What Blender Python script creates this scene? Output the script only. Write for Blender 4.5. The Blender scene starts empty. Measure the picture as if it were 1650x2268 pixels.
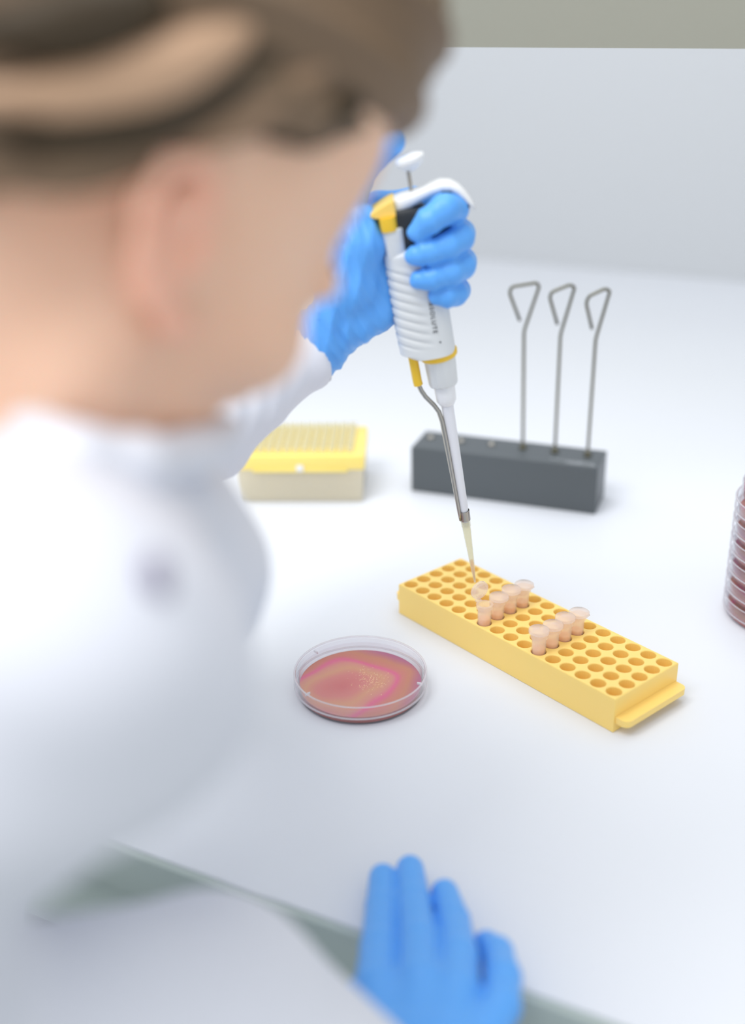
import bpy, math, random
import numpy as np
from mathutils import Matrix, Vector

# ------------------------------------------------------------------ camera, world, lights, exposure
SC = bpy.context.scene
COL = SC.collection
MM = 0.001
cam_d = bpy.data.cameras.new('camera')
cam = bpy.data.objects.new('camera', cam_d); COL.objects.link(cam)
cam_d.sensor_fit = 'VERTICAL'; cam_d.sensor_height = 36; cam_d.sensor_width = 26.19
cam_d.lens = 40.627
cam_d.clip_start = 0.02
cam.matrix_world = Matrix.Translation((0, 0, 0.47722)) @ Matrix.Rotation(math.pi/2-0.43044, 4, 'X') @ Matrix.Rotation(-0.02047, 4, 'Z')
cam_d.dof.use_dof = True
cam_d.dof.focus_distance = 0.862
cam_d.dof.aperture_fstop = 2.0
cam_d.dof.aperture_blades = 0
SC.camera = cam
SC.view_settings.view_transform = 'Standard'
SC.view_settings.look = 'None'
SC.view_settings.gamma = 1
SC.view_settings.use_curve_mapping = False
SC.view_settings.exposure = 0.08
SC.cycles.transparent_max_bounces = 40
SC.cycles.max_bounces = 14

world = bpy.data.worlds.new('world'); SC.world = world; world.use_nodes = True
wb = world.node_tree.nodes['Background']
wb.inputs[0].default_value = (0.93, 0.965, 1.0, 1); wb.inputs[1].default_value = 0.86

def area(name, loc, target, size, power, color=(1, 1, 1)):
    l = bpy.data.lights.new(name, 'AREA'); l.shape = 'RECTANGLE'; l.size, l.size_y = size; l.energy = power; l.color = color
    o = bpy.data.objects.new(name, l); COL.objects.link(o); o.location = loc
    d = Vector(target)-Vector(loc); o.rotation_euler = d.to_track_quat('-Z', 'Y').to_euler()
    return o

area('overhead_light', (-0.75, 0.05, 1.9), (0.0, 0.8, 0), (1.1, 1.1), 25, (1, 0.99, 0.975))
area('overhead_light', (0.2, 1.35, 1.7), (0.15, 1.25, 0), (1.1, 0.8), 8, (0.97, 0.985, 1))  # fill light added out of view to brighten the far bench


# ------------------------------------------------------------------ helpers
def lin(r, g, b):
    f = lambda c: (c/255/12.92) if c/255 <= 0.04045 else ((c/255+0.055)/1.055)**2.4
    return (f(r), f(g), f(b), 1)

def mat(name, rgb, rough=0.5, metal=0.0, spec=0.5, sss=0.0, sssr=(1, .5, .3), trans=0.0, coat=0.0, sscale=0.004):
    m = bpy.data.materials.new(name); m.use_nodes = True
    b = m.node_tree.nodes['Principled BSDF']
    b.inputs['Base Color'].default_value = lin(*rgb)
    b.inputs['Roughness'].default_value = rough
    b.inputs['Metallic'].default_value = metal
    b.inputs['Specular IOR Level'].default_value = spec
    b.inputs['Subsurface Weight'].default_value = sss
    b.inputs['Subsurface Radius'].default_value = sssr
    b.inputs['Subsurface Scale'].default_value = sscale
    b.inputs['Transmission Weight'].default_value = trans
    b.inputs['Coat Weight'].default_value = coat
    return m

def nodes(m):
    nt = m.node_tree; return nt, nt.nodes, nt.links, nt.nodes['Principled BSDF']

def noise_colour(m, stops, scale=5.0, detail=3.0, distort=0.0, mapping=None, rough_amp=0):
    nt, N, L, B = nodes(m)
    tc = N.new('ShaderNodeTexCoord'); mp = N.new('ShaderNodeMapping'); no = N.new('ShaderNodeTexNoise'); cr = N.new('ShaderNodeValToRGB')
    L.new(tc.outputs['Object'], mp.inputs[0]); L.new(mp.outputs[0], no.inputs['Vector']); L.new(no.outputs['Fac'], cr.inputs[0])
    no.inputs['Scale'].default_value = scale; no.inputs['Detail'].default_value = detail; no.inputs['Distortion'].default_value = distort
    if mapping:
        mp.inputs['Rotation'].default_value = mapping[0]; mp.inputs['Scale'].default_value = mapping[1]
    e = cr.color_ramp.elements
    while len(e) < len(stops): e.new(0.5)
    for i, (p, c) in enumerate(stops):
        e[i].position = p; e[i].color = lin(*c)
    L.new(cr.outputs[0], B.inputs['Base Color'])
    return no

def bump(m, scale, strength, dist=0.001, detail=3.0, mapping=None):
    nt, N, L, B = nodes(m)
    tc = N.new('ShaderNodeTexCoord'); mp = N.new('ShaderNodeMapping'); no = N.new('ShaderNodeTexNoise'); bu = N.new('ShaderNodeBump')
    L.new(tc.outputs['Object'], mp.inputs[0]); L.new(mp.outputs[0], no.inputs['Vector'])
    if mapping: mp.inputs['Rotation'].default_value = mapping[0]; mp.inputs['Scale'].default_value = mapping[1]
    no.inputs['Scale'].default_value = scale; no.inputs['Detail'].default_value = detail
    bu.inputs['Strength'].default_value = strength; bu.inputs['Distance'].default_value = dist
    L.new(no.outputs['Fac'], bu.inputs['Height']); L.new(bu.outputs[0], B.inputs['Normal'])

def clear(name, rgb, fac=0.0, milky=(255, 255, 255), ior=1.45, rough=0.05, refl=1.0):
    """thin clear plastic: see-through body, Fresnel gloss, and a milky share fac"""
    m = bpy.data.materials.new(name); m.use_nodes = True
    nt = m.node_tree; N = nt.nodes; L = nt.links
    for n in list(N):
        if n.type == 'BSDF_PRINCIPLED': N.remove(n)
    out = [n for n in N if n.type == 'OUTPUT_MATERIAL'][0]
    tr = N.new('ShaderNodeBsdfTransparent'); tr.inputs[0].default_value = lin(*rgb)
    gl = N.new('ShaderNodeBsdfGlossy'); gl.inputs['Roughness'].default_value = rough
    lw = N.new('ShaderNodeLayerWeight'); lw.inputs[0].default_value = 0.5
    pw = N.new('ShaderNodeMath'); pw.operation = 'POWER'; pw.inputs[1].default_value = 5
    f0 = ((ior-1)/(ior+1))**2
    mu = N.new('ShaderNodeMath'); mu.operation = 'MULTIPLY_ADD'; mu.inputs[1].default_value = (1-f0)*refl; mu.inputs[2].default_value = f0*refl
    L.new(lw.outputs['Facing'], pw.inputs[0]); L.new(pw.outputs[0], mu.inputs[0])
    body = tr
    if fac > 0:
        df = N.new('ShaderNodeBsdfDiffuse'); df.inputs[0].default_value = lin(*milky)
        tl = N.new('ShaderNodeBsdfTranslucent'); tl.inputs[0].default_value = lin(*milky)
        m0 = N.new('ShaderNodeMixShader'); m0.inputs[0].default_value = 0.5
        L.new(df.outputs[0], m0.inputs[1]); L.new(tl.outputs[0], m0.inputs[2])
        m1 = N.new('ShaderNodeMixShader'); m1.inputs[0].default_value = fac
        L.new(tr.outputs[0], m1.inputs[1]); L.new(m0.outputs[0], m1.inputs[2]); body = m1
    mx = N.new('ShaderNodeMixShader')
    L.new(mu.outputs[0], mx.inputs[0]); L.new(body.outputs[0], mx.inputs[1]); L.new(gl.outputs[0], mx.inputs[2])
    L.new(mx.outputs[0], out.inputs['Surface'])
    return m

def empty(name, loc, label, cat, group=None, rot=None):
    o = bpy.data.objects.new(name, None); COL.objects.link(o); o.empty_display_size = 0.01
    if rot is not None: o.matrix_world = Matrix.Translation(Vector(loc)*MM) @ rot.to_4x4()
    else: o.location = Vector(loc)*MM
    o['label'] = label; o['category'] = cat
    if group: o['group'] = group
    return o

def mk(name, verts, faces, m, parent=None, smooth=True, angle=None):
    me = bpy.data.meshes.new(name)
    v = np.asarray(verts, float)*MM
    me.from_pydata(v.tolist(), [], [tuple(int(i) for i in f) for f in faces])
    if m: me.materials.append(m)
    o = bpy.data.objects.new(name, me); COL.objects.link(o)
    if smooth:
        me.polygons.foreach_set('use_smooth', [True]*len(me.polygons))
        if angle is not None:
            try: me.set_sharp_from_angle(angle=math.radians(angle))
            except Exception: pass
    if parent: o.parent = parent
    me.update()
    return o

def tagob(o, label, cat, group=None, kind=None):
    if label: o['label'] = label
    if cat: o['category'] = cat
    if group: o['group'] = group
    if kind: o['kind'] = kind
    return o

def merge(*ms):
    V, F, n = [], [], 0
    for v, f in ms:
        v = [tuple(p) for p in v]; V += v; F += [tuple(i+n for i in q) for q in f]; n += len(v)
    return V, F

def lathe(prof, n=48, c=(0, 0, 0), closed=False):
    """profile (r, z) turned about z; ends at r=0 close it; closed=True joins last to first"""
    V, F = [], []
    rings = []
    for r, z in prof:
        if r < 1e-6:
            rings.append([len(V)]); V.append((c[0], c[1], c[2]+z))
        else:
            rings.append(list(range(len(V), len(V)+n)))
            V += [(c[0]+r*math.cos(2*math.pi*k/n), c[1]+r*math.sin(2*math.pi*k/n), c[2]+z) for k in range(n)]
    pairs = list(zip(rings, rings[1:])) + ([(rings[-1], rings[0])] if closed else [])
    for a, b in pairs:
        for k in range(n):
            k2 = (k+1) % n
            if len(a) == 1 and len(b) == 1: continue
            if len(a) == 1: F.append((a[0], b[k2], b[k]))
            elif len(b) == 1: F.append((a[k], a[k2], b[0]))
            else: F.append((a[k], a[k2], b[k2], b[k]))
    return V, F

def tube(pts, r, n=12, caps=True):
    P = [Vector(p) for p in pts]; rs = r if isinstance(r, (list, tuple)) else [r]*len(P)
    V, F = [], []; up = None
    for i, p in enumerate(P):
        t = (P[min(i+1, len(P)-1)]-P[max(i-1, 0)]).normalized()
        if up is None:
            up = Vector((0, 0, 1)) if abs(t.z) < .9 else Vector((1, 0, 0))
        a = (up-t*up.dot(t)).normalized(); b = t.cross(a); up = a
        for k in range(n):
            w = 2*math.pi*k/n; V.append(tuple(p+(a*math.cos(w)+b*math.sin(w))*rs[i]))
    for i in range(len(P)-1):
        for k in range(n):
            k2 = (k+1) % n; F.append((i*n+k, i*n+k2, (i+1)*n+k2, (i+1)*n+k))
    if caps:
        F.append(tuple(reversed(range(n)))); F.append(tuple(range((len(P)-1)*n, len(P)*n)))
    return V, F

def curve_pts(pts, rad=3.0, seg=5):
    """polyline with rounded corners"""
    P = [Vector(p) for p in pts]; out = [P[0]]
    for i in range(1, len(P)-1):
        a, b = (P[i-1]-P[i]), (P[i+1]-P[i]); d = min(rad, a.length*.45, b.length*.45)
        p0, p2 = P[i]+a.normalized()*d, P[i]+b.normalized()*d
        for k in range(seg+1):
            t = k/seg; out.append(p0*(1-t)**2+P[i]*2*t*(1-t)+p2*t*t)
    out.append(P[-1]); return out

def rbox(x0, x1, y0, y1, z0, z1, b=1.0, seg=2):
    """box with rounded edges"""
    import bmesh
    bm = bmesh.new(); bmesh.ops.create_cube(bm, size=1)
    for v in bm.verts:
        v.co = Vector((x0+(v.co.x+.5)*(x1-x0), y0+(v.co.y+.5)*(y1-y0), z0+(v.co.z+.5)*(z1-z0)))
    if b > 0: bmesh.ops.bevel(bm, geom=bm.edges[:], offset=b, segments=seg, affect='EDGES', profile=.5)
    V = [tuple(v.co) for v in bm.verts]; bm.verts.index_update()
    F = [tuple(v.index for v in f.verts) for f in bm.faces]; bm.free()
    return V, F

def prism(outline, h0, h1, axis='y'):
    """outline in (x,z), extruded along y"""
    n = len(outline)
    V = [(x, h0, z) for x, z in outline]+[(x, h1, z) for x, z in outline]
    F = [tuple(range(n)), tuple(reversed(range(n, 2*n)))]+[(i, i+n, (i+1) % n+n, (i+1) % n) for i in range(n)]
    return V, F

# ---- implicit modelling: blended round cones and ellipsoids, meshed by surface nets
class SDF:
    def __init__(s, lo, hi, h):
        s.lo = np.array(lo, float); s.h = h
        s.n = np.ceil((np.array(hi)-s.lo)/h).astype(int)+1
        ax = [s.lo[i]+h*np.arange(s.n[i]) for i in range(3)]
        s.X, s.Y, s.Z = np.meshgrid(*ax, indexing='ij', sparse=False)
        s.X = s.X.astype(np.float32); s.Y = s.Y.astype(np.float32); s.Z = s.Z.astype(np.float32)
        s.D = np.full(s.X.shape, 1e3, np.float32)
    def _box(s, lo, hi, pad):
        a = np.clip(np.floor((np.array(lo)-pad-s.lo)/s.h).astype(int), 0, s.n)
        b = np.clip(np.ceil((np.array(hi)+pad-s.lo)/s.h).astype(int)+1, 0, s.n)
        return tuple(slice(a[i], b[i]) for i in range(3))
    def _mix(s, B, d, k, sub=False):
        D = s.D[B]
        if D.size == 0: return
        if sub:
            h = np.clip(.5-.5*(D+d)/k, 0, 1); s.D[B] = D*(1-h)-d*h+k*h*(1-h)
        elif k <= 0: s.D[B] = np.minimum(D, d)
        else:
            h = np.maximum(k-np.abs(D-d), 0)/k; s.D[B] = np.minimum(D, d)-h*h*k*.25
    def cone(s, a, b, ra, rb, k=4, sub=False):
        a = np.array(a, float); b = np.array(b, float); m = max(ra, rb)
        B = s._box(np.minimum(a, b), np.maximum(a, b), m+k+4*s.h)
        x, y, z = s.X[B]-a[0], s.Y[B]-a[1], s.Z[B]-a[2]; d = b-a; L2 = max(np.dot(d, d), 1e-6)
        t = np.clip((x*d[0]+y*d[1]+z*d[2])/L2, 0, 1)
        q = np.sqrt((x-t*d[0])**2+(y-t*d[1])**2+(z-t*d[2])**2)-(ra+(rb-ra)*t)
        s._mix(B, q, k, sub)
    def chain(s, pts, k=4):
        for (a, ra), (b, rb) in zip(pts, pts[1:]): s.cone(a, b, ra, rb, k)
    def ell(s, c, r, R=None, k=4, sub=False):
        c = np.array(c, float); r = np.array(r, float); m = r.max()
        B = s._box(c, c, m+k+4*s.h)
        x, y, z = s.X[B]-c[0], s.Y[B]-c[1], s.Z[B]-c[2]
        if R is not None:
            R = np.array(R); x, y, z = (x*R[i][0]+y*R[i][1]+z*R[i][2] for i in range(3))
        k0 = np.sqrt((x/r[0])**2+(y/r[1])**2+(z/r[2])**2); k1 = np.sqrt((x/r[0]**2)**2+(y/r[1]**2)**2+(z/r[2]**2)**2)+1e-9
        s._mix(B, k0*(k0-1)/k1, k, sub)
    def mesh(s, smooth=2):
        D = s.D; ins = D < 0; n = D.shape
        c = [(i, j, k) for i in (0, 1) for j in (0, 1) for k in (0, 1)]
        sub = lambda A, o: A[o[0]:n[0]-1+o[0], o[1]:n[1]-1+o[1], o[2]:n[2]-1+o[2]]
        cnt = sum(sub(ins, o).astype(np.int8) for o in c)
        act = np.argwhere((cnt > 0) & (cnt < 8))
        idx = -np.ones((n[0]-1, n[1]-1, n[2]-1), np.int64); idx[tuple(act.T)] = np.arange(len(act))
        acc = np.zeros((len(act), 3)); num = np.zeros(len(act))
        for a in c:
            for d in range(3):
                if a[d]: continue
                b = list(a); b[d] = 1
                pa = act+np.array(a); pb = act+np.array(b)
                va = D[tuple(pa.T)]; vb = D[tuple(pb.T)]; m = (va < 0) != (vb < 0)
                t = np.where(m, va/np.where(va == vb, 1, va-vb), 0)
                acc += np.where(m[:, None], pa+t[:, None]*(pb-pa), 0); num += m
        V = s.lo+s.h*acc/num[:, None]
        F = []
        for d in range(3):
            u, w = (d+1) % 3, (d+2) % 3
            A = np.take(ins, range(0, n[d]-1), d); Bv = np.take(ins, range(1, n[d]), d)
            e = np.argwhere(A != Bv)
            e = e[(e[:, u] > 0) & (e[:, w] > 0) & (e[:, u] < n[u]-1) & (e[:, w] < n[w]-1)]
            fl = ins[tuple(e.T)]
            du = np.zeros(3, int); du[u] = 1; dw = np.zeros(3, int); dw[w] = 1
            q = np.stack([idx[tuple((e-du-dw).T)], idx[tuple((e-dw).T)], idx[tuple(e.T)], idx[tuple((e-du).T)]], 1)
            q[~fl] = q[~fl][:, ::-1]; F.append(q)
        F = np.concatenate(F); F = F[(F >= 0).all(1)]
        E = np.concatenate([F[:, [0, 1]], F[:, [1, 2]], F[:, [2, 3]], F[:, [3, 0]]])
        for _ in range(smooth):
            S = np.zeros_like(V); C = np.zeros(len(V))
            for i in range(3):
                S[:, i] = np.bincount(E[:, 0], V[E[:, 1], i], len(V))+np.bincount(E[:, 1], V[E[:, 0], i], len(V))
            C = np.bincount(E[:, 0], minlength=len(V))+np.bincount(E[:, 1], minlength=len(V))
            V = V*.5+.5*S/np.maximum(C, 1)[:, None]
        return V, F

def npmesh(name, V, F, m, parent=None, smooth=True):
    me = bpy.data.meshes.new(name)
    V = np.ascontiguousarray(V*MM, np.float32); F = np.ascontiguousarray(F, np.int32)
    me.vertices.add(len(V)); me.vertices.foreach_set('co', V.ravel())
    me.loops.add(F.size); me.loops.foreach_set('vertex_index', F.ravel())
    me.polygons.add(len(F)); me.polygons.foreach_set('loop_start', np.arange(0, F.size, 4, dtype=np.int32))
    me.update(calc_edges=True); me.validate()
    me.polygons.foreach_set('use_smooth', np.ones(len(me.polygons), bool))
    me.materials.append(m)
    o = bpy.data.objects.new(name, me); COL.objects.link(o)
    if parent: o.parent = parent
    return o

def wave(V, dirs):
    """sum of folded sine waves: (direction xyz per mm, amplitude, phase)"""
    s = 0
    for d, a, ph in dirs: s = s+a*np.sin(V[0]*d[0]+V[1]*d[1]+V[2]*d[2]+ph)
    return s

# ------------------------------------------------------------------ materials
M = {}
M['table'] = mat('white_laminate', (227, 230, 237), rough=0.38, spec=0.35)
bump(M['table'], 900, 0.03, 0.0002)
M['edge'] = mat('grey_edge_band', (178, 190, 186), rough=0.5)
M['wall'] = mat('painted_panel', (203, 206, 211), rough=0.6); bump(M['wall'], 60, 0.04, 0.001)
M['floor'] = mat('grey_vinyl', (150, 160, 158), rough=0.6); noise_colour(M['floor'], [(0.35, (140, 150, 148)), (0.65, (158, 168, 165))], 30)
M['sash'] = clear('tinted_sash_glass', (226, 224, 214), ior=1.15, refl=0.3)
M['yellow'] = mat('yellow_rack_plastic', (255, 219, 128), rough=0.42, sss=0.1, sssr=(1, .75, .3), sscale=0.006)
M['glove'] = mat('blue_nitrile', (96, 172, 250), rough=0.42, spec=0.45, sss=0.15, sssr=(.3, .6, 1), sscale=0.003)
bump(M['glove'], 260, 0.12, 0.0006)
M['coat'] = mat('white_coat_cloth', (229, 231, 240), rough=0.85, spec=0.2); bump(M['coat'], 700, 0.12, 0.0005)
M['skin'] = mat('skin', (242, 198, 170), rough=0.5, spec=0.35, sss=0.25, sssr=(1, .35, .2), sscale=0.008)
noise_colour(M['skin'], [(0.3, (238, 190, 160)), (0.7, (246, 206, 180))], 14, 2)
M['ear'] = mat('ear_skin', (246, 190, 164), rough=0.5, sss=0.4, sssr=(1, .3, .2), sscale=0.006)
M['hair'] = mat('brown_hair', (122, 100, 78), rough=0.5, spec=0.4)
M['hair_mid'] = mat('mid_brown_hair', (150, 122, 96), rough=0.5, spec=0.4)
M['hair_light'] = mat('light_brown_hair', (196, 160, 130), rough=0.5, spec=0.4)
M['hair_dark'] = mat('dark_brown_hair', (66, 54, 38), rough=0.55, spec=0.3)
M['pip'] = mat('light_grey_plastic', (222, 226, 228), rough=0.36)
M['pip_white'] = mat('white_plastic', (238, 240, 243), rough=0.3)
M['pip_shaft'] = mat('white_shaft', (232, 234, 240), rough=0.35)
M['py'] = mat('yellow_accent', (244, 200, 52), rough=0.38)
M['py2'] = mat('pale_yellow_accent', (255, 216, 110), rough=0.4)
M['black'] = mat('black_plastic', (28, 36, 44), rough=0.4)
M['steel'] = mat('steel', (176, 172, 164), rough=0.28, metal=1.0)
M['wire'] = mat('steel_wire', (106, 104, 88), rough=0.32, metal=0.9)
M['block'] = mat('anodised_block', (84, 90, 94), rough=0.42, spec=0.5); bump(M['block'], 1500, 0.06, 0.0002)
M['print'] = mat('grey_print', (176, 180, 184), rough=0.6)
M['ink'] = mat('dark_ink', (60, 66, 72), rough=0.6)
M['dark'] = mat('dark_recess', (30, 33, 36), rough=0.7)
M['tip'] = clear('pipette_tip_plastic', (252, 251, 242), fac=0.35, milky=(250, 249, 236), ior=1.3, refl=.6)
M['tube'] = clear('microtube_plastic', (255, 250, 246), fac=0.30, milky=(255, 250, 244), ior=1.35, refl=.8)
M['cap'] = clear('microtube_cap_plastic', (255, 251, 249), fac=0.36, milky=(255, 250, 247), ior=1.35, refl=.8)
M['peach'] = mat('peach_liquid', (255, 198, 142), rough=0.3, sss=.3, sssr=(1, .6, .4))
M['clear'] = clear('clear_polystyrene', (254, 254, 255), fac=0.05, milky=(240, 242, 250), ior=1.5)
M['clear_lid'] = clear('clear_lid_polystyrene', (254, 254, 255), fac=0.04, milky=(240, 240, 250), ior=1.45, refl=.7)
M['rim'] = clear('lid_rim_polystyrene', (254, 254, 255), fac=0.45, milky=(252, 250, 255), ior=1.5)
M['boxbody'] = clear('frosted_box_plastic', (254, 252, 244), fac=0.6, milky=(254, 250, 238), ior=1.3, refl=.7)
M['boxtray'] = mat('yellow_tray', (255, 228, 128), rough=0.4, sss=.2, sssr=(1, .7, .3))
M['colony'] = mat('colony', (246, 196, 150), rough=0.4)
M['gap_shade'] = mat('gap_shade_purple', (150, 146, 166), rough=0.4)  # shade tone of the dark gap at the coat collar

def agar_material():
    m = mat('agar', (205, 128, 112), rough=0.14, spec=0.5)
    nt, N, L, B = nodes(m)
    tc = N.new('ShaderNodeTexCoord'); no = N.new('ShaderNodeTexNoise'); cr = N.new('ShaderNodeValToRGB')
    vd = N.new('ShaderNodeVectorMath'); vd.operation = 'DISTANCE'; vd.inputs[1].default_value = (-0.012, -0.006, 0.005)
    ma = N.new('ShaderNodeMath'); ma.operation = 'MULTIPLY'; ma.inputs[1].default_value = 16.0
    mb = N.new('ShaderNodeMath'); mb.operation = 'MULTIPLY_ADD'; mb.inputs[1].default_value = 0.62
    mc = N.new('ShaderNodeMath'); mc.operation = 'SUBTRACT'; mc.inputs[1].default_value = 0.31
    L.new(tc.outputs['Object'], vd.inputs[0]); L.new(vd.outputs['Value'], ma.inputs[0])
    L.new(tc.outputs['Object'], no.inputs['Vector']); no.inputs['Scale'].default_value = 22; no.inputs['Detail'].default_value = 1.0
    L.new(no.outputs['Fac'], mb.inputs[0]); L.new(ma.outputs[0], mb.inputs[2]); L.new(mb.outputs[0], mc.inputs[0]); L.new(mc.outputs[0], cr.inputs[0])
    st = [(0.0, (208, 96, 92)), (0.22, (214, 116, 106)), (0.38, (216, 148, 104)), (0.50, (214, 132, 112)), (0.585, (222, 78, 128)), (0.66, (206, 108, 92)), (0.78, (198, 118, 76)), (0.92, (176, 80, 116))]  # iridescent reflections painted into the agar colour as orange and magenta rings
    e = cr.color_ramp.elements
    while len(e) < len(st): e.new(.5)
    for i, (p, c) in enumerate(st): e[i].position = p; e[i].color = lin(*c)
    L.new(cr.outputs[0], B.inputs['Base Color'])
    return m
M['agar'] = agar_material()
M['agar_side'] = mat('dark_agar', (168, 84, 74), rough=0.25)

# ------------------------------------------------------------------ setting
TA = math.radians(27)
def T2(u, w):   # bench frame: u along the bench front, w away from it (mm)
    return (u*math.cos(TA)+w*math.sin(TA), -u*math.sin(TA)+w*math.cos(TA))
def slab(name, u0, u1, w0, w1, z0, z1, m, b=1.0, seg=2):
    V, F = rbox(u0, u1, w0, w1, z0, z1, b, seg)
    return mk(name, [(*T2(x, y), z) for x, y, z in V], F, m, angle=40)
o = slab('laboratory_bench', -1500, 1700, 427, 2030, -30, 0, M['table'], 1.0)
tagob(o, 'wide white laminate laboratory bench top everything stands on', 'bench')
e_ = slab('edge_band', -1500, 1700, 421.5, 427, -32, -0.6, M['edge'], 1.2); e_.parent = o
o2 = slab('apron', -1500, 1700, 440, 470, -110, -31, M['edge'], 1); o2.parent = o
for k, u in enumerate((-1400, 1600)):
    for w in (480, 1960):
        l = slab('leg', u-25, u+25, w-25, w+25, -750, -31, M['edge'], 2); l.parent = o
w_ = slab('wall_back', -2600, 2600, 2031, 2131, -750, 1900, M['wall'], 0); w_['kind'] = 'structure'
f_ = slab('floor', -2600, 2600, -1200, 2031, -760, -750.5, M['floor'], 0); f_['kind'] = 'structure'
sa = empty('cabinet_sash', (*T2(0, 915), 430), 'raised tinted glass sash hanging above the bench behind the head', 'glass panel', rot=Matrix.Rotation(-TA, 3, 'Z'))
V, F = rbox(-1500, 1500, -2.5, 2.5, -1.6, 520, 0.8, 2); mk('glass_pane', V, F, M['sash'], sa, angle=40)
V, F = rbox(-1520, 1520, -9, 9, 520, 560, 2, 2); mk('top_rail', V, F, M['edge'], sa, angle=40)
for x in (-1520, 1500):
    V, F = rbox(x, x+20, -9, 9, -430, 519, 2, 2); mk('side_post', V, F, M['edge'], sa, angle=40)

# ------------------------------------------------------------------ microtube rack
RP, RMX, RMY, RH = 14.020, 7.15, 7.25, 27.774
RL, RW = 15*RP+2*RMX, 4*RP+2*RMY
RA = -0.87948
RX, RY = 20.374, 836.627
rack = empty('microtube_rack', (RX, RY, 0), 'long yellow plastic rack with eighty round wells lying diagonally on bench', 'tube rack', rot=Matrix.Rotation(RA, 3, 'Z'))
def rack_mesh():
    V, F = [], []; n = 24; R = 5.55; dep = 13.0; ch = 0.5
    def add(p): V.append(p); return len(V)-1
    def sq(cx, cy, x0, x1, y0, y1):
        out = []
        for k in range(n):
            a = 2*math.pi*(k+.5)/n; c, s = math.cos(a), math.sin(a); t = 1e9
            if c > 0: t = min(t, (x1-cx)/c)
            if c < 0: t = min(t, (x0-cx)/c)
            if s > 0: t = min(t, (y1-cy)/s)
            if s < 0: t = min(t, (y0-cy)/s)
            out.append((cx+c*t, cy+s*t))
        return out
    b = 1.0
    for i in range(16):
        for j in range(5):
            cx, cy = RMX+i*RP, RMY+j*RP
            x0 = b if i == 0 else cx-RP/2; x1 = RL-b if i == 15 else cx+RP/2
            y0 = b if j == 0 else cy-RP/2; y1 = RW-b if j == 4 else cy+RP/2
            S = sq(cx, cy, x0, x1, y0, y1); A = [2*math.pi*(k+.5)/n for k in range(n)]
            s_ = [add((x, y, RH)) for x, y in S]
            co = [add((x, y, RH)) for x, y in ((x1, y1), (x0, y1), (x0, y0), (x1, y0))]
            rings = [s_]
            for r, z in ((R+ch, RH), (R+.15, RH-.35), (R, RH-ch*1.6), (R-.3, RH-dep)):
                rings.append([add((cx+r*math.cos(a), cy+r*math.sin(a), z)) for a in A])
            bot = add((cx, cy, RH-dep-1.5))
            for q in range(len(rings)-1):
                for k in range(n):
                    k2 = (k+1) % n; F.append((rings[q][k], rings[q][k2], rings[q+1][k2], rings[q+1][k]))
            for k in range(n): F.append((rings[-1][k], rings[-1][(k+1) % n], bot))
            # corner triangles
            cors = [(x1, y1), (x0, y1), (x0, y0), (x1, y0)]
            for ci, (qx, qy) in enumerate(cors):
                ang = math.atan2(qy-cy, qx-cx) % (2*math.pi)
                k = int((ang/(2*math.pi)*n-.5) % n)
                F.append((s_[k], co[ci], s_[(k+1) % n]))
    # outer shell: bevel + walls + bottom
    def loop(i_, z): return [add(p) for p in ((i_, i_, z), (RL-i_, i_, z), (RL-i_, RW-i_, z), (i_, RW-i_, z))]
    L0 = loop(b, RH); L1 = loop(.3, RH-.3); L2 = loop(0, RH-b); L3 = loop(0, .5); L4 = loop(.5, 0)
    for a, c in zip((L0, L1, L2, L3), (L1, L2, L3, L4)):
        for k in range(4): F.append((c[k], c[(k+1) % 4], a[(k+1) % 4], a[k]))
    F.append(tuple(reversed(L4)))
    return V, F
V, F = rack_mesh(); mk('rack_body', V, F, M['yellow'], rack, smooth=False)
def flange(w0, w1, x0, x1, z0, z1, r=5):
    out = [(x0, w0), (x1-r, w0)]
    out += [(x1-r+r*math.sin(t), w0+r-r*math.cos(t)) for t in np.linspace(0.2, math.pi/2, 6)]
    out += [(x1-r+r*math.cos(t), w1-r+r*math.sin(t)) for t in np.linspace(0, math.pi/2, 6)]
    out += [(x0, w1)]
    n = len(out); V = [(x, y, z0) for x, y in out]+[(x, y, z1) for x, y in out]
    cx, cy = (x0+x1)/2, (w0+w1)/2
    F = [tuple(reversed(range(n))), tuple(range(n, 2*n))]+[(i, (i+1) % n, (i+1) % n+n, i+n) for i in range(n)]
    return V, F
V, F = flange(1.5, RW-1.0, RL-.5, RL+10.5, 7.5, 12.5); mk('end_handle', V, F, M['yellow'], rack, smooth=False)
V, F = flange(1.5, RW-1.0, -RL+.0, 10, 0, 0)
V, F = flange(1.5, RW-1.5, -.5, 7, 11, 16.5); V = [(-x-0.2, y, z) for x, y, z in V]; F = [tuple(reversed(f)) for f in F]; mk('end_handle', V, F, M['yellow'], rack, smooth=False)

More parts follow.
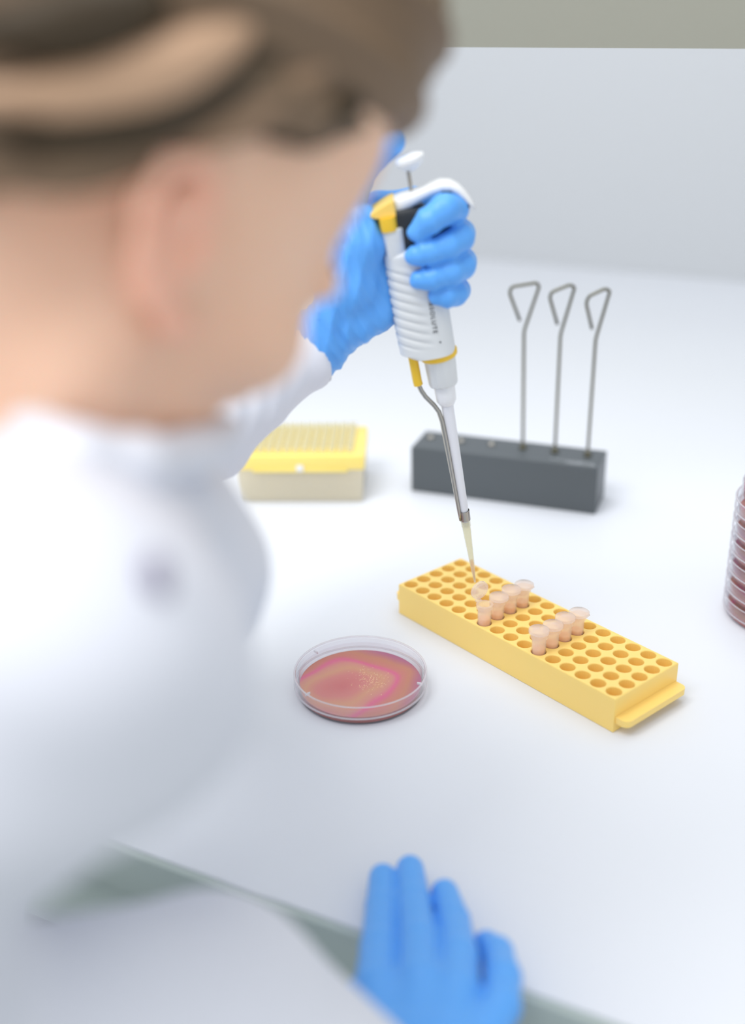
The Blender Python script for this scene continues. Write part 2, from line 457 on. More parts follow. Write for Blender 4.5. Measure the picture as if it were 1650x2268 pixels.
# ------------------------------------------------------------------ microtubes in the rack
def tube_body(h=38.0):
    out = [(0, 0), (1.6, .5), (2.4, 2.5), (3.6, 10), (4.9, 18), (5.25, 21), (5.35, h-3.4), (6.5, h-3.0), (6.6, h), (4.7, h)]
    ins = [(4.45, 21), (2.8, 10), (1.4, 2.8), (0, 1.8)]
    return lathe(out+ins, 28)
def cap_mesh():
    return lathe([(0, 0), (7.3, 0), (7.6, .3), (7.6, 2.4), (7.2, 2.7), (5.2, 2.7), (5.0, 1.6), (0, 1.6)], 28)
TB = None
GRP1, GRP2 = 'closed microtubes in the row behind the open one', 'closed microtubes in the right-hand row'
def place_tube(i, j, opened, label, group, hinge, dz=0.0):
    global TB
    e1 = Vector((math.cos(RA), math.sin(RA), 0)); e2 = Vector((-math.sin(RA), math.cos(RA), 0))
    p = Vector((RX, RY, 0))+e1*(RMX+i*RP)+e2*(RMY+j*RP); p.z = 5.0+dz
    H = 38.0
    t = empty('microtube', p, label, 'microtube', group, rot=Matrix.Rotation(hinge, 3, 'Z'))
    if TB is None:
        V, F = tube_body(H); a = mk('tube_body', V, F, M['tube'], t, angle=50)
        V, F = cap_mesh(); b = mk('cap', V, F, M['cap'], t, angle=50)
        V, F = rbox(6, 9.2, -2.4, 2.4, H-1.2, H+.3, .3, 1); c = mk('hinge', V, F, M['cap'], t, angle=50)
        V, F = lathe([(0, 2.2), (1.4, 3.0), (2.6, 10), (4.1, 19), (4.3, 21), (4.35, 26), (0, 26)], 20); l = mk('liquid', V, F, M['peach'], t, angle=50)
        TB = (a, b, c, l)
    else:
        q = []
        for s in TB:
            c = s.copy(); COL.objects.link(c); c.parent = t; q.append(c)
        a, b, c, l = q
    if opened:   # lid stands up on its hinge
        b.matrix_basis = Matrix.Translation(Vector((9.2, 0, H+.6))*MM) @ Matrix.Rotation(math.radians(-97), 4, 'Y') @ Matrix.Translation(Vector((8.6, 0, 0))*MM)
    else:
        b.matrix_basis = Matrix.Translation(Vector((1.2, 0, H+2.9))*MM) @ Matrix.Rotation(math.pi, 4, 'X') @ Matrix.Rotation(0.0, 4, 'Y')
    return t
place_tube(6, 0, True, 'open microtube with its lid upright under the pipette tip', None, math.radians(122), 1.0)
for j, lb in ((1, 'closed peach microtube right behind the open one'), (2, 'closed peach microtube third from the near edge, in the row with the open tube'), (3, 'closed peach microtube farthest back in the row with the open tube')):
    place_tube(6, j, False, lb, GRP1, math.radians((25, 40, 20)[j-1]), (0, 1.2, .3)[j-1])
for j, lb in ((0, 'closed microtube nearest the long front edge, in the right-hand row'), (1, 'second closed microtube from the front edge in the right-hand row'), (2, 'third closed microtube from the front edge in the right-hand row'), (3, 'fourth closed microtube, farthest back in the right-hand row')):
    place_tube(10, j, False, lb, GRP2, math.radians((100, 60, 80, 15)[j]), (0, -1.0, 0, -.8)[j])

# ------------------------------------------------------------------ petri dishes
def base_mesh(R=46.2, h=12.5): return lathe([(0, 0), (R-.5, 0), (R, .6), (R+.3, h), (R-.7, h), (R-1.0, 1.3), (0, 1.3)], 96)
def lid_mesh(R=49.2, z0=6.8, z1=16.2): return lathe([(0, z1-1.1), (R-1.6, z1-1.1), (R-1.2, z0), (R, z0), (R, z1+.3), (R-.5, z1+.7), (R-1.3, z1+.7), (R-1.9, z1), (0, z1)], 96)
def agar_mesh(R=45.15, z0=1.32, z1=5.8): return lathe([(0, z0), (R-.1, z0), (R, z1+.3), (R-.8, z1), (0, z1)], 96)
DM = {}
def dish(loc, label, group=None, lid=True, rot=0.0, upside=False):
    t = empty('petri_dish', loc, label, 'petri dish', group, rot=Matrix.Rotation(rot, 3, 'Z'))
    if 'b' not in DM:
        for k, (fn, nm, mt) in dict(a=(agar_mesh, 'agar', 'agar'), b=(base_mesh, 'dish_base', 'clear'), l=(lid_mesh, 'lid', 'clear_lid')).items():
            V, F = fn(); DM[k] = mk(nm, V, F, M[mt], t, angle=35)
        me = DM['a'].data; me.materials.append(M['agar_side'])
        for pl in me.polygons:
            if abs(pl.normal.z) < .8 or pl.normal.z < 0: pl.material_index = 1
        ri = merge(lathe([(47.6, 16.1), (48.2, 16.9), (49.0, 16.9), (49.3, 16.2), (48.4, 15.6)], 96, closed=True), lathe([(47.9, 6.6), (49.25, 6.5), (49.3, 7.4), (48.0, 7.3)], 96, closed=True))
        DM['r'] = mk('lid_rim', *ri, M['rim'], DM['l'])
        return t
    for k in 'abl':
        if k == 'l' and not lid: continue
        c = DM[k].copy(); COL.objects.link(c); c.parent = t
        if k == 'l':
            r_ = DM['r'].copy(); COL.objects.link(r_); r_.parent = c
    return t
d0 = dish((-11.4, 724.9, 0), 'single lidded petri dish with pink agar and tiny colonies in front of the rack', None)
# colonies: tiny domes on the agar
rnd = random.Random(4); parts = []
for k in range(170):
    a = rnd.gauss(0, 1); b_ = rnd.gauss(0, 1); x, y = 6+6.0*a, 4+7.0*b_; r = rnd.uniform(.22, .55)
    parts.append(lathe([(r, 0), (r*.7, r*.5), (0, r*.7)], 8, (x, y, 5.75)))
V, F = merge(*parts); c_ = mk('colonies', V, F, M['colony'], d0); c_['kind'] = 'stuff'
for a in (-0.35, 2.4, 3.75):
    V, F = rbox(43.8, 48.0, -.35, .35, 12.8, 15.0, .2, 1)
    V = [(x*math.cos(a)-y*math.sin(a), x*math.sin(a)+y*math.cos(a), z) for x, y, z in V]; mk('vent_rib', V, F, M['pip_white'], d0)
names_ = ['bottom', 'second from the bottom', 'third from the bottom', 'fourth from the bottom', 'fifth from the bottom', 'sixth and highest with a lid']
for k in range(6):
    dish((335.5, 822.5, 0.05+17.05*k), 'lidded reddish petri dish at right edge, ' + names_[k], 'petri dishes stacked at the right edge', rot=.9*k)
dish((337, 823, 0.05+17.05*6), 'petri dish without a lid on top of the stack at right edge', 'petri dishes stacked at the right edge', lid=False, rot=2)

# ------------------------------------------------------------------ black block with inoculating loops
BX, BY, BA, BL, BW, BH = 40.57, 1089.41, -0.3642, 188.9, 48.4, 49.2
blk = empty('loop_holder', (BX, BY, 0), 'dark grey rectangular block with six holes at the back holding loops', 'holder', rot=Matrix.Rotation(BA, 3, 'Z'))
def block_mesh():
    holes = [11.5, 43.8, 76.0, 108.2, 140.6, 173.2]; n = 20; R = 4.2; w0 = 29.0; V, F = [], []
    def add(p): V.append(p); return len(V)-1
    b = 2.2; xs = [b]+[(holes[i]+holes[i+1])/2 for i in range(5)]+[BL-b]
    for i, hx in enumerate(holes):
        x0, x1, y0, y1 = xs[i], xs[i+1], b, BW-b
        out = []
        for k in range(n):
            a = 2*math.pi*(k+.5)/n; c, s = math.cos(a), math.sin(a); t = 1e9
            if c > 0: t = min(t, (x1-hx)/c)
            if c < 0: t = min(t, (x0-hx)/c)
            if s > 0: t = min(t, (y1-w0)/s)
            if s < 0: t = min(t, (y0-w0)/s)
            out.append(add((hx+c*t, w0+s*t, BH)))
        rings = [out]
        for r, z in ((R+.7, BH), (R, BH-.8), (R, BH-30)):
            rings.append([add((hx+r*math.cos(2*math.pi*(k+.5)/n), w0+r*math.sin(2*math.pi*(k+.5)/n), z)) for k in range(n)])
        for q in range(3):
            for k in range(n): F.append((rings[q][k], rings[q][(k+1) % n], rings[q+1][(k+1) % n], rings[q+1][k]))
        F.append(tuple(rings[-1]))
        for qx, qy in ((x1, y1), (x0, y1), (x0, y0), (x1, y0)):
            k = int((math.atan2(qy-w0, qx-hx) % (2*math.pi))/(2*math.pi)*n-.5) % n
            F.append((out[k], add((qx, qy, BH)), out[(k+1) % n]))
    def loop(i_, z): return [add(p) for p in ((i_, i_, z), (BL-i_, i_, z), (BL-i_, BW-i_, z), (i_, BW-i_, z))]
    Ls = [loop(b, BH), loop(.5, BH-.5), loop(0, BH-1.6), loop(0, 1), loop(1, 0)]
    for a, c in zip(Ls, Ls[1:]):
        for k in range(4): F.append((c[k], c[(k+1) % 4], a[(k+1) % 4], a[k]))
    F.append(tuple(reversed(Ls[-1])))
    return V, F, holes, w0
V, F, HOLES, HW = block_mesh(); mk('block', V, F, M['block'], blk, smooth=False)
for k, hx in enumerate(HOLES):
    if k < 3:
        V, F = lathe([(0, -2.0), (2.6, -2.0), (3.5, -.4), (3.6, 1.0), (2.6, 2.9), (0, 3.6)], 20, (hx, HW, BH-.6)); mk('socket_plug', V, F, M['steel'], blk)
    else:
        V, F = lathe([(1.9, -8), (3.6, -8), (3.8, .2), (3.0, 2.4), (1.9, 5.0)], 20, (hx, HW, BH), closed=True); mk('socket_sleeve', V, F, M['wire'], blk)
# faint engraved print (unreadable at this size): two short rows of strokes near the right end
rnd = random.Random(7); parts = []
for row, (x0, x1, y) in enumerate(((140, 183, 9.0), (157, 184, 4.0))):
    x = x0
    while x < x1:
        wd = rnd.uniform(.9, 2.0); parts.append(rbox(x, x+wd, y, y+(2.6 if row else 1.8), BH-.02, BH+.06, 0)); x += wd+rnd.choice((.5, .5, .6, 1.6))
V, F = merge(*parts); mk('engraving', V, F, M['print'], blk, smooth=False)
e1 = Vector((math.cos(BA), math.sin(BA), 0)); e2 = Vector((-math.sin(BA), math.cos(BA), 0)); B0 = Vector((BX, BY, 0))
LOOPS = [
 ([(0.0, 0, 0), (-3.2, 0, 120.7), (9.6, 0, 163.4), (7.0, 0, 167.1), (-16.4, 0, 163.7), (-18.4, 0, 158.0), (-7.6, 0, 130.9)], 'steel wire inoculating loop nearest the pipette, triangular handle'),
 ([(0.0, 0, 0), (-0.3, 0, 119.7), (10.9, 0, 165.0), (6.2, 0, 167.4), (-10.4, 0, 160.8), (-12.2, 0, 155.9), (-3.7, 0, 129.8)], 'steel wire inoculating loop standing between the other two'),
 ([(0.0, 0, 0), (0.6, 0, 117.8), (11.1, 0, 163.6), (6.6, 0, 166.0), (-8.3, 0, 159.0), (-10.4, 0, 152.6), (-3.4, 0, 127.9)], 'steel wire inoculating loop at the block\'s right end')]
for (pl, lb), hx in zip(LOOPS, HOLES[3:]):
    p = B0+e1*hx+e2*HW; p.z = BH
    t = empty('inoculating_loop', p, lb, 'inoculating loop', 'wire loops standing in the dark block')
    sgn = pl
    P_ = [(0, 0, -26)]+[q for q in sgn[1:]]
    V, F = tube(curve_pts([(0, 0, -26), (0, 0, 0)]+sgn[1:], 4.0), 1.5, 10); mk('wire_handle', V, F, M['wire'], t)
    V, F = lathe([(0, -27), (1.6, -27), (1.75, -1), (1.75, 5), (1.4, 6.5), (0, 6.6)], 14); mk('ferrule', V, F, M['steel'], t)

# ------------------------------------------------------------------ yellow pipette tip box
bx = empty('tip_box', (-134.8, 1069.0, 0), 'yellow pipette tip box with frosted pale base behind the forearm', 'tip box', rot=Matrix.Rotation(-0.045, 3, 'Z'))
LX, LY = 127.0, 84.0
def hollow(x0, x1, y0, y1, z0, z1, t, taper=1.5):
    o0 = [(x0+taper, y0+taper), (x1-taper, y0+taper), (x1-taper, y1-taper), (x0+taper, y1-taper)]; o1 = [(x0, y0), (x1, y0), (x1, y1), (x0, y1)]
    i1 = [(x0+t, y0+t), (x1-t, y0+t), (x1-t, y1-t), (x0+t, y1-t)]; i0 = [(x0+taper+t, y0+taper+t), (x1-taper-t, y0+taper+t), (x1-taper-t, y1-taper-t), (x0+taper+t, y1-taper-t)]
    V = [(x, y, z0) for x, y in o0]+[(x, y, z1) for x, y in o1]+[(x, y, z1) for x, y in i1]+[(x, y, z0+t) for x, y in i0]
    F = [(3, 2, 1, 0), (12, 13, 14, 15)]
    for a in (0, 4, 8):
        for k in range(4): F.append((a+k, a+(k+1) % 4, a+4+(k+1) % 4, a+4+k))
    return V, F
V, F = hollow(0, LX, 0, LY, 0, 37, 1.6); mk('box_base', V, F, M['boxbody'], bx, smooth=False)
V, F = rbox(-1, LX+1, -1, LY+1, 35.5, 50.5, 1.5, 2); mk('tray', V, F, M['boxtray'], bx, angle=40)
V, F = rbox(LX/2-3.5, LX/2+3.5, -3.2, -1, 34.5, 41.5, 1, 2); mk('latch', V, F, M['pip_white'], bx, angle=40)
V, F = rbox(16, LX-16, -2.2, -.8, 33.5, 38, .6, 1); mk('latch_bar', V, F, M['boxtray'], bx, angle=40)
TV = None; c_, s_ = math.cos(-0.045), math.sin(-0.045)
rnd = random.Random(2)
for i in range(12):
    for j in range(8):
        x, y = 14+i*9.0, 10.5+j*9.0
        p = (-134.8+x*c_-y*s_, 1069.0+x*s_+y*c_, 50.6)
        if TV is None:
            V, F = lathe([(2.6, -.05), (3.6, 0), (3.8, 1), (3.8, 7.5), (2.9, 7.5), (2.6, 2)], 12, closed=True); TV = mk('pipette_tip', V, F, M['tip'], None); o = TV
        else: o = TV.copy(); COL.objects.link(o)
        o.location = Vector(p)*MM
        tagob(o, 'pale translucent pipette tip collar standing in the yellow tip box', 'pipette tip', 'pipette tips in the yellow box')

# ------------------------------------------------------------------ pipette
PT = Vector((77.4, 781.1, 57.5)); PA = Vector((-0.15479, -0.06036, 0.98610)); PN = Vector((-0.00550, -0.99806, -0.06195)); PX = Vector((0.98793, -0.01501, 0.15416))
# local frame: x right, y away from the viewer (-N), z up the shaft
Rp = Matrix((PX, -PN, PA)).transposed()
pip = empty('pipette', PT, 'white and light grey pipette with yellow accents held in a blue-gloved hand', 'pipette', rot=Rp)
def body_mesh():
    ks = 96; V, F = [], []
    zs = np.concatenate([np.linspace(190.4, 194, 5), np.linspace(194.5, 262, 150), np.linspace(262.6, 266.5, 6)])
    for z in zs:
        t = (z-190)/76
        xl = -26.4-0.6*math.sin(t*3.1); xr = 11.6-.4*t
        if z < 194: s = ((194-z)/3.6)**2; xl += 4.0*s; xr -= .8*s
        hy = 15.2-.6*t
        if z > 262: s = ((z-262)/4.5)**2; xl += 1.5*s; xr -= 3*s; hy -= 3.5*s
        cx, hx = (xl+xr)/2, (xr-xl)/2
        for k in range(ks):
            a = 2*math.pi*k/ks; c, s = math.cos(a), math.sin(a); e = 2/2.7
            x = cx+hx*abs(c)**e*math.copysign(1, c); y = hy*abs(s)**e*math.copysign(1, s)
            if z < 194: zz = z+ (0.0 if x > -14 else 3.2*min(1, (-14-x)/9))*(194-z)/4
            else: zz = z
            # ribs sweep down to the right on the left half of both faces
            m = min(1, max(0, (-2.5-x)/4)); m *= min(1, max(0, (258-z)/5))*min(1, max(0, (z-197)/4))
            ph = (z+0.34*(x+26)+0.002*(x+26)**2)/6.5
            saw = (ph % 1.0); g = -1.1*m*max(0, 1-abs(saw-.2)/.3)+.25*m
            rr = math.hypot(x-cx, y); f = 1+g/max(rr, 1)
            V.append((cx+(x-cx)*f, y*f, zz))
    nr = len(zs)
    for i in range(nr-1):
        for k in range(ks): F.append((i*ks+k, i*ks+(k+1) % ks, (i+1)*ks+(k+1) % ks, (i+1)*ks+k))
    F.append(tuple(reversed(range(ks)))); F.append(tuple(range((nr-1)*ks, nr*ks)))
    return V, F
V, F = body_mesh(); mk('grip_body', V, F, M['pip'], pip, angle=60)
def rot_loft(rings, n=48, e=1.0):
    """rings: (z, xl, xr, hy)"""
    V, F = [], []
    for z, xl, xr, hy in rings:
        cx, hx = (xl+xr)/2, (xr-xl)/2
        for k in range(n):
            a = 2*math.pi*k/n; c, s = math.cos(a), math.sin(a)
            V.append((cx+hx*abs(c)**e*math.copysign(1, c), hy*abs(s)**e*math.copysign(1, s), z))
    for i in range(len(rings)-1):
        for k in range(n): F.append((i*n+k, i*n+(k+1) % n, (i+1)*n+(k+1) % n, (i+1)*n+k))
    F.append(tuple(reversed(range(n)))); F.append(tuple(range((len(rings)-1)*n, len(rings)*n)))
    return V, F
V, F = rot_loft([(262, -25.2, -9.6, 12.5), (266, -24.8, -9.4, 13.0), (281, -25.2, -9.2, 13.2), (281.6, -24.4, -10, 12.5)], 48, .6); mk('upper_column', V, F, M['pip'], pip, angle=50)
V, F = rot_loft([(262, -22, 10, 11), (268, -22, 10.5, 11.5), (286, -24, 9.0, 11), (291, -27, 5, 9), (292, -26, 4, 8)], 48, .6); mk('dark_core', V, F, M['black'], pip, angle=50)
V, F = rot_loft([(280.4, -25.2, -13.4, 14), (283, -25.4, -13.4, 14.2), (289.5, -25.4, -13.4, 14)], 40, .5); mk('volume_window', V, F, M['py'], pip, angle=50)
V, F = prism([(-30.2, 292.2), (-29.6, 290.6), (-26, 289.2), (-13.5, 289.2), (-13.5, 299.6), (-17, 298.8), (-24, 296.0), (-29, 293.6)], -11, 11)
o = mk('beak_cover', V, F, M['py2'], pip, smooth=False)
bm_ = o.modifiers.new('bevel', 'BEVEL'); bm_.width = .0012; bm_.segments = 3
def strip(top, bot, y0, y1, n):
    """ribbon between two polylines in the xz plane with rounded rim"""
    V, F = [], []
    for (a, b) in zip(top, bot):
        (xt, zt), (xb, zb) = a, b
        ring = [(xt, y0+2, zt), (xt, y1-2, zt), (xt*.7+xb*.3, y1, zt*.7+zb*.3), (xt*.3+xb*.7, y1, zt*.3+zb*.7), (xb, y1-2, zb), (xb, y0+2, zb), (xt*.3+xb*.7, y0, zt*.3+zb*.7), (xt*.7+xb*.3, y0, zt*.7+zb*.3)]
        V += ring
    m = len(top)
    for i in range(m-1):
        for k in range(8): F.append((i*8+k, i*8+(k+1) % 8, (i+1)*8+(k+1) % 8, (i+1)*8+k))
    F.append(tuple(reversed(range(8)))); F.append(tuple(range((m-1)*8, m*8)))
    return V, F
tp = [(-13.6, 299.3), (-8, 300.4), (-2, 301.0), (4, 302.2), (11, 303.8), (18, 304.5), (24, 303.2), (29, 299.8), (33, 294.6), (36, 288.2), (37.8, 284.0)]
bt = [(-13.6, 289.6), (-8, 290.4), (-2, 292.6), (4, 295.0), (11, 297.4), (18, 298.6), (23, 297.8), (27, 294.8), (30.6, 290.6), (34, 286.6), (36.8, 283.4)]
V, F = strip(tp, bt, -8.5, 8.5, 11); o = mk('finger_hook', V, F, M['pip_white'], pip)
bt2 = [(x-.6, z-1.8) for x, z in bt[5:10]]; V, F = strip([(x, z-.1) for x, z in bt[5:10]], bt2, -7.5, 7.5, 5); mk('hook_lining', V, F, M['black'], pip)
V, F = tube([(-1.6, 0, 286), (-1.6, 0, 319)], 1.25, 14); mk('plunger_rod', V, F, M['steel'], pip)
V, F = lathe([(0, 313.8), (2.8, 314.0), (6.0, 316.0), (9.0, 318.2), (9.8, 320.4), (9.2, 322.6), (6, 323.8), (0, 324.0)], 40, (.6, 0, 0))
V = [(x, y, z+.10*(x-.6)) for x, y, z in V]; mk('push_button', V, F, M['pip_white'], pip, angle=50)
V, F = lathe([(9.5, 185.6), (12.2, 185.8), (13.0, 186.8), (13.2, 190.0), (12.4, 190.9), (9.5, 190.9)], 48, (-.5, 0, 0), closed=True)
V = [(x, y, z+.05*(x)) for x, y, z in V]; mk('yellow_ring', V, F, M['py'], pip, angle=50)
def fluted():
    V, F = [], []; n = 96; prof = [(10.4, 191), (11.3, 187.2), (11.2, 185), (10.3, 167), (9.6, 165.4), (7.5, 164.6)]
    for r, z in prof:
        for k in range(n):
            a = 2*math.pi*k/n; g = .28*max(0, math.cos(12*a))**6 if 166 < z < 186 else 0
            V.append(((r-g)*math.cos(a)-.3, (r-g)*math.sin(a), z))
    for i in range(len(prof)-1):
        for k in range(n): F.append((i*n+k, (i+1)*n+k, (i+1)*n+(k+1) % n, i*n+(k+1) % n))
    F.append(tuple(range(n))); F.append(tuple(reversed(range((len(prof)-1)*n, len(prof)*n))))
    return V, F
V, F = fluted(); mk('fluted_collar', V, F, M['pip'], pip, angle=50)
V, F = lathe([(0, 149.5), (4.6, 149.5), (5.2, 150.0), (6.9, 153.0), (7.3, 158), (7.4, 165), (0, 165)], 40); mk('nozzle_collar', V, F, M['pip_white'], pip, angle=50)
V, F = lathe([(0, 50), (2.3, 50), (2.6, 56), (3.3, 64), (3.5, 66), (4.3, 146), (4.4, 150), (0, 150)], 32); mk('nozzle_shaft', V, F, M['pip_shaft'], pip, angle=50)
met = [(-17.4, -1, 171), (-17.3, -1, 167), (-16.4, -1, 163.5), (-14.2, -1, 158.5), (-9.2, -1, 151.0), (-6.6, -1, 145.5), (-5.4, -2.0, 138), (-5.0, -3.0, 124), (-4.3, -3.2, 96), (-3.6, -3.2, 64), (-3.4, -2.6, 57)]
V, F = tube(met, [1.7]*8+[1.5, 1.3, 1.1], 14); mk('ejector_arm', V, F, M['steel'], pip)
V, F = lathe([(3.65, 55.5), (4.0, 55.5), (4.25, 63.5), (3.9, 63.5)], 32, closed=True); mk('ejector_ring', V, F, M['steel'], pip, angle=50)
V, F = tube([(-17.7, -1, 168.2), (-18.0, -1, 171), (-18.4, -1, 190), (-18.6, -1, 194)], 3.25, 20); mk('ejector_sleeve', V, F, M['py'], pip, angle=50)
V, F = lathe([(3.55, 54.2), (2.9, 54.2), (2.7, 46), (1.6, 24), (.45, .4), (.32, 0), (.55, 0), (.8, .6), (1.9, 18), (2.1, 24), (3.1, 46.5), (3.15, 50), (3.5, 50.3)], 28, closed=True)
mk('disposable_tip', V, F, M['tip'], pip, angle=50)
V, F = lathe([(0, 3), (.5, 3), (1.3, 20), (0, 20)], 14); mk('liquid_column', V, F, M['peach'], pip)
# lettering running down the body
fc = bpy.data.curves.new('lettering', 'FONT'); fc.body = 'ABSOLUTE'; fc.size = 4.3*MM; fc.extrude = 0.00006; fc.space_character = 1.3; fc.offset = 0.00002
fo = bpy.data.objects.new('tmp_text', fc); COL.objects.link(fo)
dg = bpy.context.evaluated_depsgraph_get(); tm = bpy.data.meshes.new_from_object(fo.evaluated_get(dg)); bpy.data.objects.remove(fo)
tm.name = 'lettering'; to = bpy.data.objects.new('lettering', tm); COL.objects.link(to); tm.materials.append(M['ink']); to.parent = pip
to.matrix_basis = Matrix.Translation(Vector((-1.8, -15.0, 233.5))*MM) @ Matrix(((0, 1, 0, 0), (0, 0, -1, 0), (-1, 0, 0, 0), (0, 0, 0, 1)))
V, F = lathe([(0, -.05), (.62, -.05), (.62, .12), (0, .12)], 14); V = [(x+1.9, -z-14.75, y+201.6) for x, y, z in V]; mk('mark', V, F, M['ink'], pip, smooth=False)

# ------------------------------------------------------------------ person: bent over the bench
per = empty('person', (-135.0, 400.0, 270.0), 'person in white lab coat with brown hair and blue gloves bending over bench', 'person')
LW = (-42.5, 724.5, 262.6)          # left wrist
LE = (-145.9, 666.6, 215.6)         # left elbow side
HC = (-105.5, 426.4, 400.2)                    # head centre between the ears
HF = Vector((math.sin(math.radians(51))*math.cos(math.radians(40)), math.cos(math.radians(51))*math.cos(math.radians(40)), -math.sin(math.radians(40))))
HR = Vector((math.cos(math.radians(51)), -math.sin(math.radians(51)), 0))
HU = HR.cross(HF)
rl = math.radians(0)       # head tilt towards its left shoulder
HR, HU = HR*math.cos(rl)+HU*math.sin(rl), HU*math.cos(rl)-HR*math.sin(rl)
HRm = [tuple(HF), tuple(HR), tuple(HU)]
def hw(f, r, u): return tuple(Vector(HC)+HF*f+HR*r+HU*u)
# left hand round the pipette (mm, world): (point, radius)
LH = dict(
 index=[((32.9, 747.3, 330.7), 7.4), ((39.7, 745.9, 337.7), 9.0), ((50.1, 750.4, 344.0), 9.8), ((56.0, 760.5, 342.7), 10.2), ((56.0, 772.7, 340.0), 10.2), ((48.0, 787.7, 341.7), 10), ((34.7, 793.9, 339.4), 11)],
 middle=[((31.1, 747.3, 315.7), 7.3), ((39.8, 746.1, 317.6), 8.4), ((51.7, 749.9, 320.3), 9.2), ((60.5, 759.6, 324.0), 9.6), ((62.1, 772.7, 324.0), 9.6), ((49.7, 789.6, 326.3), 10), ((36.3, 796.9, 323.7), 11)],
 ring=[((33.7, 748.3, 299.6), 7.0), ((42.8, 747.1, 300.8), 8.2), ((53.9, 750.9, 303.3), 9.0), ((62.0, 760.8, 305.6), 9.4), ((63.7, 773.8, 305.1), 9.4), ((49.9, 791.0, 304.7), 10), ((36.3, 798.1, 303.4), 11)],
 pinky=[((46.0, 750.9, 288.2), 6.6), ((52.0, 750.9, 287.8), 7.6), ((57.9, 757.9, 287.7), 8.3), ((60.6, 770.0, 286.8), 8.3), ((51.5, 789.2, 284.8), 9), ((36.2, 796.4, 283.4), 10)],
 thumb=[((-24.3, 769.2, 289.7), 14), ((-14.9, 764.9, 326.5), 12.5), ((-9.6, 769.5, 348.8), 10.5), ((0.8, 770.2, 369.0), 9.2), ((17.7, 765.1, 384.4), 8.2)])
LPALM = [[((-36.6, 773.8, 249.4), 17), ((2.3, 785.1, 322.1), 14), ((34.7, 794.9, 339.2), 11)],
         [((-6.7, 775.0, 324.3), 13), ((8.1, 786.0, 339.2), 10), ((33.2, 794.8, 340.7), 10)],
         [((-36.6, 773.8, 249.4), 17), ((5.0, 788.3, 303.1), 14), ((36.3, 797.0, 322.2), 11)],
         [((-36.8, 776.0, 247.2), 17), ((4.7, 789.5, 284.1), 14), ((36.3, 798.2, 301.9), 11)],
         [((-37.0, 778.1, 244.9), 16), ((4.4, 788.4, 268.5), 14), ((36.3, 797.4, 283.2), 10)],
         [((-31.5, 769.2, 258.6), 16), ((-12.0, 763.1, 290.9), 17), ((-2.3, 761.2, 321.1), 14), ((-3.5, 764.3, 335.1), 12)],
         [((-30.4, 771.9, 248.3), 14), ((-8.1, 766.6, 266.8), 14), ((5.9, 770.1, 273.4), 12), ((7.8, 770.4, 301.0), 11)]]
LWRIST = [((-34.9, 773.6, 252.7), 21), ((-44.6, 774.2, 244.6), 23.5), ((-52.7, 774.5, 239.2), 24.5)]
# right hand flat on the bench near its front edge
RHD = dict(
 index=[((1.7, 515.2, 9.6), 8.1), ((0.8, 489.2, 12.0), 9.1), ((-1.1, 451.8, 20.0), 10.1), ((-2.6, 418.6, 27.0), 11.5)],
 middle=[((17.5, 521.8, 9.6), 8.1), ((18.1, 492.8, 13.0), 9.5), ((19.4, 453.9, 22.0), 10.5), ((18.5, 419.0, 29.0), 12.0)],
 ring=[((36.3, 501.9, 9.6), 7.9), ((39.0, 475.9, 14.0), 9.3), ((39.3, 440.7, 24.0), 10.3), ((35.8, 413.0, 29.0), 12.0)],
 pinky=[((56.2, 463.1, 9.6), 7.5), ((60.3, 450.0, 17.0), 8.3), ((60.3, 426.0, 25.0), 9.1), ((56.7, 406.1, 27.0), 9.9), ((48.0, 390.6, 27.0), 11.0)],
 thumb=[((-10.7, 431.8, 10.0), 8.5), ((-12.9, 412.3, 13.0), 10.0), ((-10.5, 387.0, 18.0), 12.5), ((-0.3, 362.5, 24.0), 14.5)])
RPALM = [[((-2.6, 418.6, 27.0), 11), ((2.2, 381.6, 27.0), 14), ((5.4, 344.8, 32.0), 17)],
         [((18.5, 419.0, 29.0), 11.5), ((14.7, 379.6, 29.0), 14), ((9.2, 343.2, 34.0), 17)],
         [((35.8, 413.0, 29.0), 11.5), ((28.1, 379.3, 29.0), 14), ((15.1, 343.1, 34.0), 17)],
         [((48.0, 390.6, 27.0), 10.5), ((36.9, 371.0, 27.0), 13), ((18.9, 342.4, 32.0), 16)]]
RWRIST = [((10.2, 343.2, 34.0), 20), ((4.5, 309.3, 44.0), 24)]
# torso and arms
LSH, LEL = (-160.0, 600.0, 240.0), (-167.8, 645.5, 205.4)
RSH, REL, RMID, RWR = (-104.2, 299.2, 290.1), (-154.0, 275.2, 142.0), (-66.4, 327.3, 111.5), (6.2, 317.0, 44.0)
NB = (-135.0, 400.0, 270.0)
TORSO = [((-185.0, 432.0, 212.0), 86), ((-290.0, 390.0, 100.0), 112), ((-290.0, 340.0, -20.0), 125), ((-330.0, 300.0, -140.0), 140)]

def build_hand(s, H, palm, wrist, inset, wrinkle):
    for ch in palm: s.chain([(p, r-inset) for p, r in ch], 7)
    for n_, ch in H.items():
        k = 2.2 if inset < .5 else 2
        # fingers blend with the palm but stay apart from each other
        s.chain([(p, r-inset) for p, r in ch], k)
    s.chain([(p, r-inset) for p, r in wrist], 8)

